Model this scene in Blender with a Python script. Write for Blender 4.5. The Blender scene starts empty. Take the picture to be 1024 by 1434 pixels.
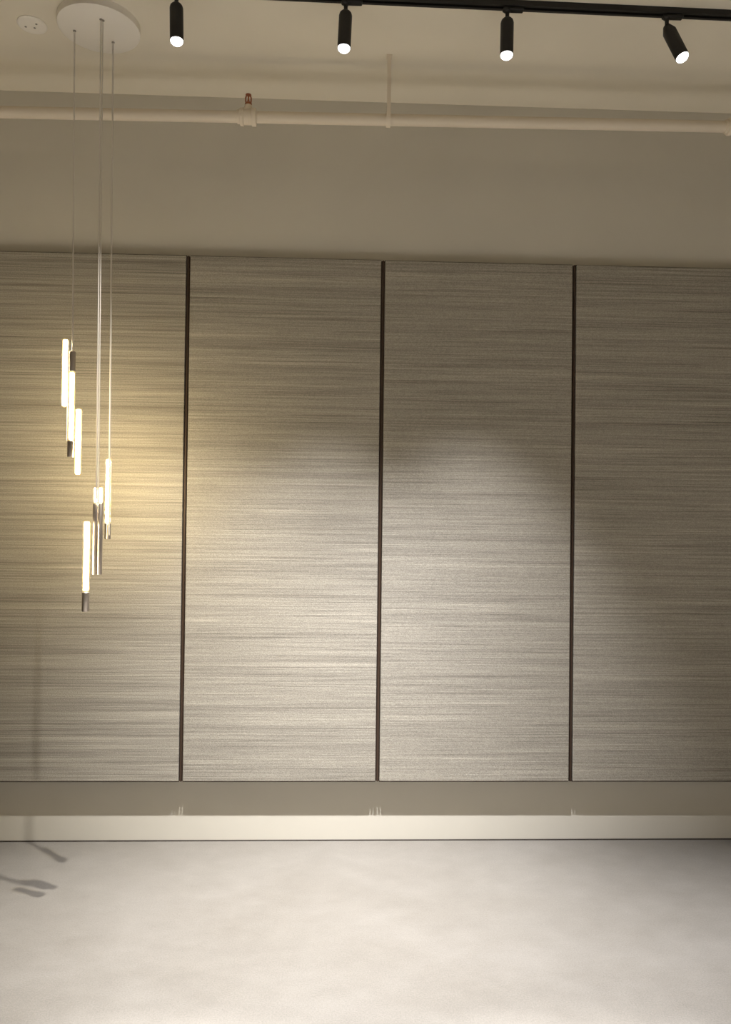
import bpy, bmesh, math, random
from mathutils import Vector, Matrix, Euler

S = bpy.context.scene
COL = S.collection
PI = math.pi

# ------------------------------------------------------------------ camera
D, CAMH, YAW, PITCH, ROLL = 3.5960, 1.4773, 0.036428, 0.014120, 0.011738
fwd = Vector((math.sin(YAW)*math.cos(PITCH), math.cos(YAW)*math.cos(PITCH), math.sin(PITCH)))
r0 = Vector((math.cos(YAW), -math.sin(YAW), 0)); u0 = r0.cross(fwd)
rt = math.cos(ROLL)*r0 + math.sin(ROLL)*u0
up = -math.sin(ROLL)*r0 + math.cos(ROLL)*u0
cd = bpy.data.cameras.new('camera')
cam = bpy.data.objects.new('camera', cd); COL.objects.link(cam)
cd.sensor_fit = 'AUTO'; cd.sensor_width = 36.0; cd.lens = 1077.0*36.0/1434.0
cd.clip_start = 0.05
m = Matrix((rt, up, -fwd)).transposed().to_4x4(); m.translation = Vector((0, -D, CAMH))
cam.matrix_world = m
S.camera = cam

# ------------------------------------------------------------------ exposure, world
S.view_settings.view_transform = 'Standard'
S.view_settings.look = 'None'
S.view_settings.gamma = 1.0
S.view_settings.exposure = 0.0
S.view_settings.use_curve_mapping = False
W = bpy.data.worlds.new('world'); S.world = W; W.use_nodes = True
W.node_tree.nodes['Background'].inputs[0].default_value = (0, 0, 0, 1)
W.node_tree.nodes['Background'].inputs[1].default_value = 0.0

SPOT_POWER = 880.0
SPOT_COLOR = (0.97, 0.965, 1.0)
SPOT_BLEND = 1.0
SPOT_TILT = math.radians(3.0)
TUBE_STRENGTH = 40.0
TUBE_COLOR = (1.0, 0.83, 0.53)
# unseen spots: near row inferred from the lit floor, far row added for ambient
ROOM_POWER = 1500.0
for rx_, ry_, rp_ in [(x_, -2.22, ROOM_POWER*2.7) for x_ in (-1.7, -0.5, 0.7, 1.9)] + [(x_, -4.5, ROOM_POWER*0.6) for x_ in (-1.7, -0.5, 0.7, 1.9)]:
    rl = bpy.data.lights.new('unseen_room_spot', 'SPOT'); rl.energy = rp_; rl.color = SPOT_COLOR
    rl.spot_size = math.radians(36 if ry_ > -3 else 46); rl.spot_blend = 1.0; rl.shadow_soft_size = 0.03
    ro = bpy.data.objects.new('unseen_room_spot', rl); COL.objects.link(ro); ro.location = (rx_, ry_, 3.25)

H = 3.4614            # ceiling height
T = 0.0415            # panel front stands off the wall by this much

# ------------------------------------------------------------------ helpers
def link(name, bm, mat, parent=None, smooth=False, bevel=0.0, segs=2):
    bmesh.ops.recalc_face_normals(bm, faces=bm.faces)
    me = bpy.data.meshes.new(name); bm.to_mesh(me); bm.free()
    if smooth:
        for p in me.polygons: p.use_smooth = True
        try: me.set_sharp_from_angle(angle=math.radians(38))
        except Exception: pass
    me.materials.append(mat)
    o = bpy.data.objects.new(name, me); COL.objects.link(o)
    if parent: o.parent = parent
    if bevel:
        b = o.modifiers.new('bevel', 'BEVEL'); b.width = bevel; b.segments = segs
        b.limit_method = 'ANGLE'; b.angle_limit = math.radians(40)
    return o

def thing(name, label, cat, loc, group=None):
    o = bpy.data.objects.new(name, None); COL.objects.link(o)
    o.empty_display_size = 0.05; o.location = loc
    o['label'] = label; o['category'] = cat
    if group: o['group'] = group
    return o

def structure(o, label, cat):
    o['kind'] = 'structure'; o['label'] = label; o['category'] = cat
    return o

def box(bm, a, b):
    x0, y0, z0 = a; x1, y1, z1 = b
    v = [bm.verts.new(p) for p in ((x0,y0,z0),(x1,y0,z0),(x1,y1,z0),(x0,y1,z0),(x0,y0,z1),(x1,y0,z1),(x1,y1,z1),(x0,y1,z1))]
    for f in ((0,3,2,1),(4,5,6,7),(0,1,5,4),(1,2,6,5),(2,3,7,6),(3,0,4,7)):
        bm.faces.new([v[i] for i in f])

def lathe(bm, prof, n=32, M=None, cap0=True, cap1=True):
    """profile of (radius, height) turned about local Z"""
    rings = []
    for r, z in prof:
        ring = []
        for i in range(n):
            a = 2*PI*i/n
            p = Vector((r*math.cos(a), r*math.sin(a), z))
            ring.append(bm.verts.new(M @ p if M else p))
        rings.append(ring)
    for A, B in zip(rings, rings[1:]):
        for i in range(n):
            j = (i+1) % n
            bm.faces.new((A[i], A[j], B[j], B[i]))
    if cap0: bm.faces.new(rings[0][::-1])
    if cap1: bm.faces.new(rings[-1])

def tube(bm, pts, r, n=12, closed=False):
    pts = [Vector(p) for p in pts]
    rings = []
    prev = None
    N = len(pts)
    for k, p in enumerate(pts):
        if closed: d = pts[(k+1) % N]-pts[k-1]
        else: d = pts[min(k+1, N-1)]-pts[max(k-1, 0)]
        d.normalize()
        if prev is None:
            a = d.orthogonal().normalized()
        else:
            a = (prev - d*prev.dot(d)).normalized()
        prev = a; b = d.cross(a)
        rings.append([bm.verts.new(p + r*(math.cos(2*PI*i/n)*a + math.sin(2*PI*i/n)*b)) for i in range(n)])
    prs = list(zip(rings, rings[1:])) + ([(rings[-1], rings[0])] if closed else [])
    for A, B in prs:
        for i in range(n):
            j = (i+1) % n
            bm.faces.new((A[i], A[j], B[j], B[i]))
    if not closed:
        bm.faces.new(rings[0][::-1]); bm.faces.new(rings[-1])

def axis_matrix(p, d):
    q = Vector((0, 0, 1)).rotation_difference(Vector(d).normalized())
    M = q.to_matrix().to_4x4(); M.translation = Vector(p)
    return M

# ------------------------------------------------------------------ materials
def mat(name, color, rough=0.6, metal=0.0, spec=0.5):
    m = bpy.data.materials.new(name); m.use_nodes = True
    b = m.node_tree.nodes['Principled BSDF']
    b.inputs['Base Color'].default_value = (*color, 1)
    b.inputs['Roughness'].default_value = rough
    b.inputs['Metallic'].default_value = metal
    b.inputs['Specular IOR Level'].default_value = spec
    return m

def nodes(m): return m.node_tree.nodes, m.node_tree.links, m.node_tree.nodes['Principled BSDF']

def ramp(nt, stops):
    r = nt.new('ShaderNodeValToRGB')
    e = r.color_ramp.elements
    while len(e) < len(stops): e.new(0.5)
    for x, (p, c) in zip(e, stops):
        x.position = p; x.color = (*c, 1)
    return r

def noise(nt, ln, src, scale, size, detail=3, rough=0.55):
    mp = nt.new('ShaderNodeMapping'); mp.inputs['Scale'].default_value = scale
    ln.new(src, mp.inputs['Vector'])
    n = nt.new('ShaderNodeTexNoise'); n.inputs['Scale'].default_value = size
    n.inputs['Detail'].default_value = detail; n.inputs['Roughness'].default_value = rough
    ln.new(mp.outputs[0], n.inputs['Vector'])
    return n.outputs['Fac']

def painted(name, color, rough=0.75, bump=0.05, scale=220):
    m = mat(name, color, rough, 0, 0.25)
    nt, ln, b = nodes(m)
    tc = nt.new('ShaderNodeTexCoord')
    f1 = noise(nt, ln, tc.outputs['Object'], (1, 1, 1), 1.3, 4)
    r = ramp(nt, [(0.3, tuple(c*0.965 for c in color)), (0.7, tuple(min(1, c*1.03) for c in color))])
    ln.new(f1, r.inputs[0]); ln.new(r.outputs[0], b.inputs['Base Color'])
    f2 = noise(nt, ln, tc.outputs['Object'], (1, 1, 1), scale, 3)
    bp = nt.new('ShaderNodeBump'); bp.inputs['Strength'].default_value = bump; bp.inputs['Distance'].default_value = 0.002
    ln.new(f2, bp.inputs['Height']); ln.new(bp.outputs[0], b.inputs['Normal'])
    return m

CEIL = painted('ceiling_paint', (0.83, 0.765, 0.625))
WALL = painted('wall_paint', (0.665, 0.630, 0.545))
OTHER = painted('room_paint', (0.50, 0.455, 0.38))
PIPE_W = painted('pipe_paint', (0.80, 0.71, 0.57), 0.5, 0.03)
CANOPY = painted('canopy_enamel', (0.93, 0.88, 0.78), 0.45, 0.02)
BLACK = mat('black_powder_coat', (0.012, 0.011, 0.010), 0.5, 0, 0.4)
CHROME = mat('brushed_chrome', (0.44, 0.39, 0.34), 0.40, 1.0)
WIRE = mat('steel_wire', (0.70, 0.66, 0.60), 0.40, 0.55)
COPPER = mat('aged_copper', (0.42, 0.17, 0.09), 0.4, 0.85)
BROWN = mat('dark_bronze_trim', (0.050, 0.028, 0.016), 0.5, 0.1)
DARK = mat('dark_recess', (0.020, 0.013, 0.009), 0.8)
SCREW = mat('screw_grey', (0.30, 0.27, 0.23), 0.5, 0.4)
SHADOW_GAP = mat('floor_shadow_gap', (0.05, 0.04, 0.032), 0.8)  # dark colour stands in for shade in the gap where wall meets floor

def floor_material():
    base = (0.141, 0.131, 0.115)
    m = mat('polished_concrete', base, 0.55, 0, 0.35)
    nt, ln, b = nodes(m)
    tc = nt.new('ShaderNodeTexCoord'); src = tc.outputs['Object']
    big = noise(nt, ln, src, (1, 1.6, 1), 1.7, 6, 0.62)
    mid = noise(nt, ln, src, (1, 1.4, 1), 9, 6, 0.65)
    fine = noise(nt, ln, src, (1, 1, 1), 190, 4, 0.7)
    r1 = ramp(nt, [(0.30, (base[0]*0.90, base[1]*0.885, base[2]*0.86)), (0.70, tuple(c*1.07 for c in base))])
    ln.new(big, r1.inputs[0])
    r2 = ramp(nt, [(0.30, (0.93, 0.925, 0.92)), (0.66, (1.04, 1.04, 1.04))])
    ln.new(mid, r2.inputs[0])
    r3 = ramp(nt, [(0.32, (0.82, 0.82, 0.82)), (0.68, (1.15, 1.15, 1.15))])
    ln.new(fine, r3.inputs[0])
    def mul(a, c):
        x = nt.new('ShaderNodeMix'); x.data_type = 'RGBA'; x.blend_type = 'MULTIPLY'
        x.inputs['Factor'].default_value = 1.0
        ln.new(a, x.inputs[6]); ln.new(c, x.inputs[7]); return x.outputs[2]
    ln.new(mul(mul(r1.outputs[0], r2.outputs[0]), r3.outputs[0]), b.inputs['Base Color'])
    bp = nt.new('ShaderNodeBump'); bp.inputs['Strength'].default_value = 0.12; bp.inputs['Distance'].default_value = 0.002
    ln.new(fine, bp.inputs['Height']); ln.new(bp.outputs[0], b.inputs['Normal'])
    return m
FLOOR = floor_material()

def weave_material():
    base = (0.368, 0.340, 0.286)
    m = mat('woven_grasscloth', base, 0.62, 0, 0.3)
    nt, ln, b = nodes(m)
    tc = nt.new('ShaderNodeTexCoord')
    oi = nt.new('ShaderNodeObjectInfo')
    sc = nt.new('ShaderNodeMath'); sc.operation = 'MULTIPLY'; sc.inputs[1].default_value = 37.0
    ln.new(oi.outputs['Random'], sc.inputs[0])
    cx = nt.new('ShaderNodeCombineXYZ')
    for i in range(3): ln.new(sc.outputs[0], cx.inputs[i])
    ad = nt.new('ShaderNodeVectorMath'); ad.operation = 'ADD'
    ln.new(tc.outputs['Object'], ad.inputs[0]); ln.new(cx.outputs[0], ad.inputs[1])
    src = ad.outputs[0]
    broad = noise(nt, ln, src, (0.6, 1, 30), 1.0, 3, 0.6)      # soft bands
    line = noise(nt, ln, src, (0.9, 1, 125), 1.0, 4, 0.75)      # threads
    thin = noise(nt, ln, src, (2.6, 1, 300), 1.0, 3, 0.7)      # short fine threads
    slub = noise(nt, ln, src, (1, 1, 1.5), 170, 3, 0.7)        # grain of the weave
    def mul(a, c):
        x = nt.new('ShaderNodeMix'); x.data_type = 'RGBA'; x.blend_type = 'MULTIPLY'
        x.inputs['Factor'].default_value = 1.0
        ln.new(a, x.inputs[6]); ln.new(c, x.inputs[7]); return x.outputs[2]
    def g(v): return (v, v, v)
    r1 = ramp(nt, [(0.28, tuple(c*0.84 for c in base)), (0.72, tuple(c*1.10 for c in base))]); ln.new(broad, r1.inputs[0])
    r2 = ramp(nt, [(0.26, (0.55, 0.54, 0.53)), (0.46, g(0.97)), (0.74, g(1.25))]); ln.new(line, r2.inputs[0])
    r3 = ramp(nt, [(0.28, g(0.74)), (0.72, g(1.24))]); ln.new(thin, r3.inputs[0])
    r4 = ramp(nt, [(0.28, g(0.74)), (0.72, g(1.26))]); ln.new(slub, r4.inputs[0])
    ln.new(mul(mul(mul(r1.outputs[0], r2.outputs[0]), r3.outputs[0]), r4.outputs[0]), b.inputs['Base Color'])
    hsum = nt.new('ShaderNodeMath'); hsum.operation = 'ADD'
    ln.new(thin, hsum.inputs[0]); ln.new(slub, hsum.inputs[1])
    bp = nt.new('ShaderNodeBump'); bp.inputs['Strength'].default_value = 0.35; bp.inputs['Distance'].default_value = 0.0025
    ln.new(hsum.outputs[0], bp.inputs['Height']); ln.new(bp.outputs[0], b.inputs['Normal'])
    return m
WEAVE = weave_material()

def emission(name, color, strength):
    m = bpy.data.materials.new(name); m.use_nodes = True
    nt = m.node_tree; nt.nodes.clear()
    o = nt.nodes.new('ShaderNodeOutputMaterial'); e = nt.nodes.new('ShaderNodeEmission')
    e.inputs[0].default_value = (*color, 1); e.inputs[1].default_value = strength
    nt.links.new(e.outputs[0], o.inputs[0]); return m
LENS = emission('lamp_lens_lit', (1.0, 0.98, 0.96), 6.0)
CORE = emission('led_core_lit', TUBE_COLOR, TUBE_STRENGTH)
CORE_B = emission('led_core_bright', TUBE_COLOR, TUBE_STRENGTH*5.2)

def frosted():
    m = bpy.data.materials.new('frosted_glass'); m.use_nodes = True
    nt = m.node_tree; nt.nodes.clear()
    o = nt.nodes.new('ShaderNodeOutputMaterial')
    t = nt.nodes.new('ShaderNodeBsdfTransparent'); t.inputs[0].default_value = (1, 0.97, 0.9, 1)
    d = nt.nodes.new('ShaderNodeBsdfTranslucent'); d.inputs[0].default_value = (0.95, 0.80, 0.50, 1)
    mx = nt.nodes.new('ShaderNodeMixShader'); mx.inputs[0].default_value = 0.035
    nt.links.new(t.outputs[0], mx.inputs[1]); nt.links.new(d.outputs[0], mx.inputs[2])
    nt.links.new(mx.outputs[0], o.inputs[0]); return m
GLASS = frosted()

# ------------------------------------------------------------------ room shell
XL, XR, YB = -3.2, 3.6, -6.5
def slab(name, a, b, m, label, cat):
    bm = bmesh.new(); box(bm, a, b)
    return structure(link(name, bm, m), label, cat)
slab('floor', (XL, YB, -0.1), (XR, 0.1, 0), FLOOR, 'pale grey concrete floor below the wall panels', 'floor')
slab('ceiling', (XL, YB, H), (XR, 0.1, H+0.1), CEIL, 'beige painted ceiling carrying the track and pipe', 'ceiling')
slab('wall_back', (XL, 0, 0.0), (XR, 0.1, H), WALL, 'beige painted wall behind the woven panels', 'wall')
slab('wall_left', (XL-0.1, YB, 0), (XL, 0.1, H), OTHER, 'beige painted side wall on the left', 'wall')
slab('wall_right', (XR, YB, 0), (XR+0.1, 0.1, H), OTHER, 'beige painted side wall on the right', 'wall')
slab('wall_front', (XL, YB-0.1, 0), (XR, YB, H), OTHER, 'beige painted wall behind the viewer', 'wall')
slab('trim_1', (XL, -0.004, 0.0), (XR, 0, 0.005), SHADOW_GAP, 'thin dark strip for the shadow gap between back wall and floor', 'trim')

# ------------------------------------------------------------------ wall panels
GAP = 0.0172
GX = [-0.70135 + 0.90*i for i in range(-1, 4)]
ZB, ZT = 0.2825, 2.7027
PL = ['woven panel on the far left behind the hanging pendant light',
      'woven panel second from left, brightly lit below, between two dark gaps',
      'woven panel third from left with an arched pool of light',
      'dim woven panel on the far right under the tilted spotlight']
for i in range(4):
    x0, x1 = GX[i]+GAP/2, GX[i+1]-GAP/2
    t = thing('wall_panel', PL[i], 'wall panel', (x0, -T, ZB), 'woven panels along the back wall')
    w, h = x1-x0, ZT-ZB
    bm = bmesh.new(); box(bm, (0.001, 0, 0.0052), (w-0.001, T-0.012, h-0.0042))
    link('woven_face', bm, WEAVE, t, bevel=0.0025)
    bm = bmesh.new(); box(bm, (0, 0.009, 0), (w, T-0.006, 0.0050)); box(bm, (0, 0.009, h-0.0040), (w, T-0.006, h))
    e = link('edge_trim', bm, BROWN, t); e['label'] = 'thin dark brown edging above and below the woven face'
    bm = bmesh.new(); box(bm, (0.004, T-0.0118, 0.0054), (w-0.004, T-0.0005, h-0.0044))
    link('backing_board', bm, DARK, t)
TL = ['dark bronze strip in the gap right of the pendant light', 'dark bronze strip in the middle gap between bright panels',
      'dark bronze strip in the right gap beside the dim panel']
for i in range(3):
    x = GX[i+1]
    bm = bmesh.new()
    box(bm, (x-GAP/2+0.0004, -T+0.010, ZB+0.004), (x+GAP/2-0.0004, -0.0005, ZT-0.004))
    box(bm, (x-0.0030, -T+0.0015, ZB+0.004), (x+0.0038, -T+0.010, ZT-0.004))
    structure(link('trim_%d' % (i+2), bm, BROWN), TL[i], 'trim')

# ------------------------------------------------------------------ sprinkler pipe
def pz(x): return 3.1868 + (x+1.4397)*0.0108
PY = -0.33; PR = 0.0238
pipe = thing('sprinkler_pipe', 'white painted sprinkler pipe running below the ceiling along the back wall', 'pipe', (0, PY, pz(0)))
pdir = Vector((1, 0, 0.0108)).normalized()
def pl(x): return Vector((x, 0, pz(x)-pz(0)))
bm = bmesh.new(); tube(bm, [pl(-3.15), pl(3.55)], PR, 32)
link('pipe_run', bm, PIPE_W, pipe, smooth=True)
def fitting(x, label, flip):
    M = axis_matrix(pl(x), pdir)
    bm = bmesh.new()
    lathe(bm, [(PR, -0.047), (PR+0.0045, -0.046), (PR+0.0045, -0.036), (PR+0.0105, -0.034), (PR+0.012, -0.030), (PR+0.012, -0.020),
               (PR+0.0075, -0.018), (PR+0.0075, 0.014), (PR+0.0125, 0.016), (PR+0.0125, 0.034), (PR, 0.036)], 32, M)
    lathe(bm, [(0.024, 0.0), (0.024, 0.030), (0.0215, 0.034), (0.0150, 0.044), (0.0150, 0.050)], 24, Matrix.Translation(pl(x)))
    f = link('pipe_fitting', bm, PIPE_W, pipe, smooth=True)
    # upright sprinkler head: hex boss, two frame arms, deflector
    b = pl(x) + Vector((0, 0, 0.049))
    bm = bmesh.new()
    lathe(bm, [(0.0135, 0), (0.0150, 0.002), (0.0150, 0.010), (0.0110, 0.012), (0.0075, 0.018)], 6, Matrix.Translation(b))
    for s in (-1, 1):
        tube(bm, [b+Vector((s*0.0095, 0, 0.009)), b+Vector((s*0.0115, 0, 0.020)), b+Vector((s*0.0115, 0, 0.032)),
                  b+Vector((s*0.009, 0, 0.041)), b+Vector((s*0.003, 0, 0.046))], 0.0032, 10)
    lathe(bm, [(0.0035, 0.017), (0.0045, 0.022), (0.003, 0.030), (0.0045, 0.044)], 12, Matrix.Translation(b))
    lathe(bm, [(0.005, 0.044), (0.0125, 0.0455), (0.0125, 0.047), (0.004, 0.0495)], 20, Matrix.Translation(b))
    h = link('sprinkler_head', bm, COPPER if not flip else PIPE_W, f, smooth=True)
    h['label'] = label
    if flip:
        bm = bmesh.new(); lathe(bm, [(0.0156, 0.001), (0.0156, 0.006)], 20, Matrix.Translation(b))
        r = link('thread_ring', bm, COPPER, f, smooth=True); r['label'] = 'copper coloured thread ring'
fitting(-0.4005, 'copper coloured upright sprinkler head', False)
fitting(1.712, 'painted upright sprinkler head', True)

hang = thing('pipe_hanger', 'beige strap hanger holding the pipe up to the ceiling', 'pipe hanger', (0.196, -0.333, H))
zc = pz(0.196) - H
bm = bmesh.new()
box(bm, (-0.008, -PR-0.0105, zc+0.0), (0.009, -PR-0.0080, -0.003))
box(bm, (-0.0115, -PR-0.018, -0.003), (0.0125, -PR+0.016, 0))
link('hanger_strap', bm, PIPE_W, hang, bevel=0.0008)
bm = bmesh.new()
n = 40; ro, ri = PR+0.0078, PR+0.0052
for k in range(n):
    a0, a1 = 2*PI*k/n, 2*PI*(k+1)/n
    vs = []
    for r in (ri, ro):
        for x in (-0.009, 0.010):
            for a in (a0, a1):
                vs.append((x, -0.0 + r*math.sin(a), zc + r*math.cos(a)))
    V = [bm.verts.new(v) for v in vs]
    for f in ((4,5,7,6), (0,2,3,1), (0,1,5,4), (2,6,7,3)): bm.faces.new([V[i] for i in f])
bmesh.ops.remove_doubles(bm, verts=bm.verts, dist=1e-5)
link('hanger_ring', bm, PIPE_W, hang, smooth=True)

# ------------------------------------------------------------------ ceiling cover plate
cp = thing('ceiling_cover_plate', 'small round white cover plate on the ceiling left of the pendant canopy', 'cover plate', (-1.2482, -0.491, H))
bm = bmesh.new(); lathe(bm, [(0.056, 0), (0.057, -0.003), (0.054, -0.0065), (0.048, -0.008)], 48)
link('plate', bm, CANOPY, cp, smooth=True)
for sx, sy in ((-0.027, 0.004), (0.022, -0.014), (0.006, 0.010)):
    bm = bmesh.new(); lathe(bm, [(0.0042, -0.0075), (0.0042, -0.0092), (0.0028, -0.0100)], 16, Matrix.Translation((sx, sy, 0)))
    link('screw', bm, SCREW, cp, smooth=True)

# ------------------------------------------------------------------ track and spotlights
def ty(x): return -0.709 - 0.0135*(1.49-x)
TH = 0.021
track = thing('ceiling_track', 'long black lighting track fixed along the ceiling', 'lighting track', (0, ty(0), H))
ang = math.atan(0.0135)
track.rotation_euler = (0, 0, ang)
bm = bmesh.new()
box(bm, (-2.4, -0.0185, -TH), (2.6, -0.0065, 0)); box(bm, (-2.4, 0.0065, -TH), (2.6, 0.0185, 0)); box(bm, (-2.4, -0.0065, -TH*0.35), (2.6, 0.0065, 0))
link('rail', bm, BLACK, track, bevel=0.001)
for x0, x1 in ((-2.412, -2.4), (2.6, 2.612)):
    bm = bmesh.new(); box(bm, (x0, -0.0188, -TH-0.0005), (x1, 0.0188, 0)); link('end_cap', bm, BLACK, track)

SL = ['black track spotlight pointing down, nearest the pendant canopy',
      'black track spotlight pointing down, second from the pendant canopy',
      'black track spotlight pointing down, nearest the tilted one',
      'black track spotlight tilted sideways to the right at the end']
# x of pivot, tilt towards the room, sideways tilt, relative output, beam angle, lamp colour
SP = [(-0.622, SPOT_TILT, -0.035, 0.80, 63, (1.0, 0.96, 0.90)), (0.008, SPOT_TILT, 0.035, 1.04, 63, SPOT_COLOR),
      (0.622, SPOT_TILT, 0.02, 1.0, 63, SPOT_COLOR), (1.2415, math.radians(14), -0.315, 0.6, 58, SPOT_COLOR)]
for i, (x, rx, ry, pw, size, lcol) in enumerate(SP):
    t = thing('track_spotlight', SL[i], 'spotlight', (x, ty(x), H-TH), 'black spotlights on the ceiling track')
    # adapter: a long clip under the rail with a swelling over the stem
    bm = bmesh.new()
    box(bm, (-0.017, -0.013, -0.0125), (0.062, 0.013, 0.0))
    link('track_adapter', bm, BLACK, t, bevel=0.005, segs=3)
    bm = bmesh.new()
    lathe(bm, [(0.014, -0.008), (0.014, -0.014), (0.0085, -0.018), (0.0075, -0.020), (0.0075, -0.050)], 20)
    link('stem', bm, BLACK, t, smooth=True)
    piv = Vector((0, 0, -0.045))
    R = Matrix.Rotation(ry, 4, 'Y') @ Matrix.Rotation(-rx, 4, 'X')
    M = Matrix.Translation(piv) @ R
    L = 0.139 if i < 3 else 0.148
    bm = bmesh.new()
    if i < 3:
        prof = [(0.012, 0.004), (0.0175, 0.001), (0.0225, -0.005), (0.0250, -0.014), (0.0250, -L+0.002), (0.0244, -L), (0.0225, -L), (0.0222, -L+0.006)]
    else:
        prof = [(0.011, 0.004), (0.014, 0.001), (0.0250, -0.026), (0.0250, -L+0.002), (0.0244, -L), (0.0225, -L), (0.0222, -L+0.006)]
    lathe(bm, prof, 40, M)
    link('lamp_body', bm, BLACK, t, smooth=True)
    bm = bmesh.new()
    lathe(bm, [(0.0228, -L-0.0002), (0.0230, -L-0.002), (0.0215, -L-0.0065), (0.017, -L-0.0115), (0.010, -L-0.0145), (0.004, -L-0.0155)], 40, M)
    ln_ = link('lens', bm, LENS, t, smooth=True); ln_['label'] = 'glowing white lens'
    ld = bpy.data.lights.new('spotlight_beam', 'SPOT')
    ld.energy = SPOT_POWER*pw; ld.color = lcol; ld.spot_size = math.radians(size); ld.spot_blend = SPOT_BLEND
    ld.shadow_soft_size = 0.011
    lo = bpy.data.objects.new('spotlight_beam', ld); COL.objects.link(lo); lo.parent = t
    lo.matrix_local = M @ Matrix.Translation((0, 0, -L-0.030))

# ------------------------------------------------------------------ pendant light
pen = thing('pendant_light', 'pendant light with white round canopy, thin cords and glowing glass tubes', 'pendant light', (-0.974, -0.517, H))
P0 = Vector((-0.974, -0.517, H))
bm = bmesh.new()
lathe(bm, [(0.150, 0), (0.1575, -0.0005), (0.1575, -0.0285), (0.1555, -0.030)], 96)
link('canopy', bm, CANOPY, pen, smooth=True)
def cord(p, q, r=0.0028):
    p = Vector(p)-P0; q = Vector(q)-P0
    bm = bmesh.new(); tube(bm, [p, q], r, 12)
    c = link('cord', bm, WIRE, pen, smooth=True)
    bm = bmesh.new(); lathe(bm, [(0.0058, 0.0), (0.0058, -0.003), (0.003, -0.0055)], 16, Matrix.Translation((p.x, p.y, -0.0300)))
    link('cord_grip', bm, SCREW, c, smooth=True)
    return c
def stick(x, y, ztop, zbot, r, caps=(), rod=None, core=None):
    """one glowing tube: outer frosted glass, lit core, metal ends"""
    c = Vector((x, y, 0))-P0
    Tm = Matrix.Translation((c.x, c.y, 0))
    a, b = ztop-H, zbot-H
    bm = bmesh.new(); lathe(bm, [(r*0.86, a), (r, a-0.003), (r, b+0.003), (r*0.86, b)], 28, Tm)
    g = link('light_tube', bm, GLASS, pen, smooth=True); g['label'] = 'glowing frosted glass tube'
    bm = bmesh.new(); lathe(bm, [(r*0.50, a-0.005), (r*0.64, a-0.008), (r*0.64, b+0.008), (r*0.50, b+0.005)], 24, Tm)
    link('lit_core', bm, core or CORE, g, smooth=True)
    for z0, z1, dx, w in caps:
        bm = bmesh.new()
        M2 = Matrix.Translation((c.x+dx, c.y, 0))
        u, v = z0-H, z1-H
        lathe(bm, [(w*0.85, u), (w, u-0.002), (w, v+0.002), (w*0.9, v), (w*0.7, v+0.001)], 28, M2)
        k = link('metal_cap', bm, CHROME, g, smooth=True); k['label'] = 'polished metal tube end'
    if rod:
        dx, dy, z0, z1, w = rod
        bm = bmesh.new(); tube(bm, [(c.x+dx, c.y+dy, z0-H), (c.x+dx, c.y+dy, z1-H)], w, 10)
        link('support_rod', bm, CHROME, g, smooth=True)
# first pendant: three tubes bundled on the left cord
cord((-1.0743, -0.507, H-0.030), (-1.0605, -0.507, 2.140))
stick(-1.0610, -0.507, 2.0650, 1.7902, 0.0126, ((2.1450, 2.0655, 0, 0.0125), (1.7897, 1.7250, -0.001, 0.0125)), (-0.0165, -0.004, 2.150, 1.785, 0.0018))
stick(-1.0905, -0.502, 2.1960, 1.9235, 0.0130)
stick(-1.0400, -0.485, 1.9215, 1.6540, 0.0138)
# second pendant: two bars side by side and a tube lower in front
cord((-0.9465, -0.5836, H-0.030), (-0.9335, -0.5836, 1.5560))
cord((-0.9408, -0.5780, H-0.030), (-0.9270, -0.5800, 1.5420), 0.0022)
stick(-0.9422, -0.566, 1.6060, 1.5410, 0.0088, ((1.5405, 1.2642, 0, 0.0092),))
stick(-0.9232, -0.564, 1.6060, 1.5410, 0.0092, ((1.5405, 1.2642, 0, 0.0094),))
stick(-0.9660, -0.590, 1.4735, 1.1985, 0.0140, ((1.1980, 1.1234, 0.0, 0.0140),))
# third pendant: one slim tube with the cord running down its side
stick(-0.9330, -0.436, 1.7265, 1.4632, 0.0112, ((1.4627, 1.3991, 0.001, 0.0120),), core=CORE_B)
cord((-0.9408, -0.441, H-0.030), (-0.9215, -0.452, 1.4150), 0.0033)
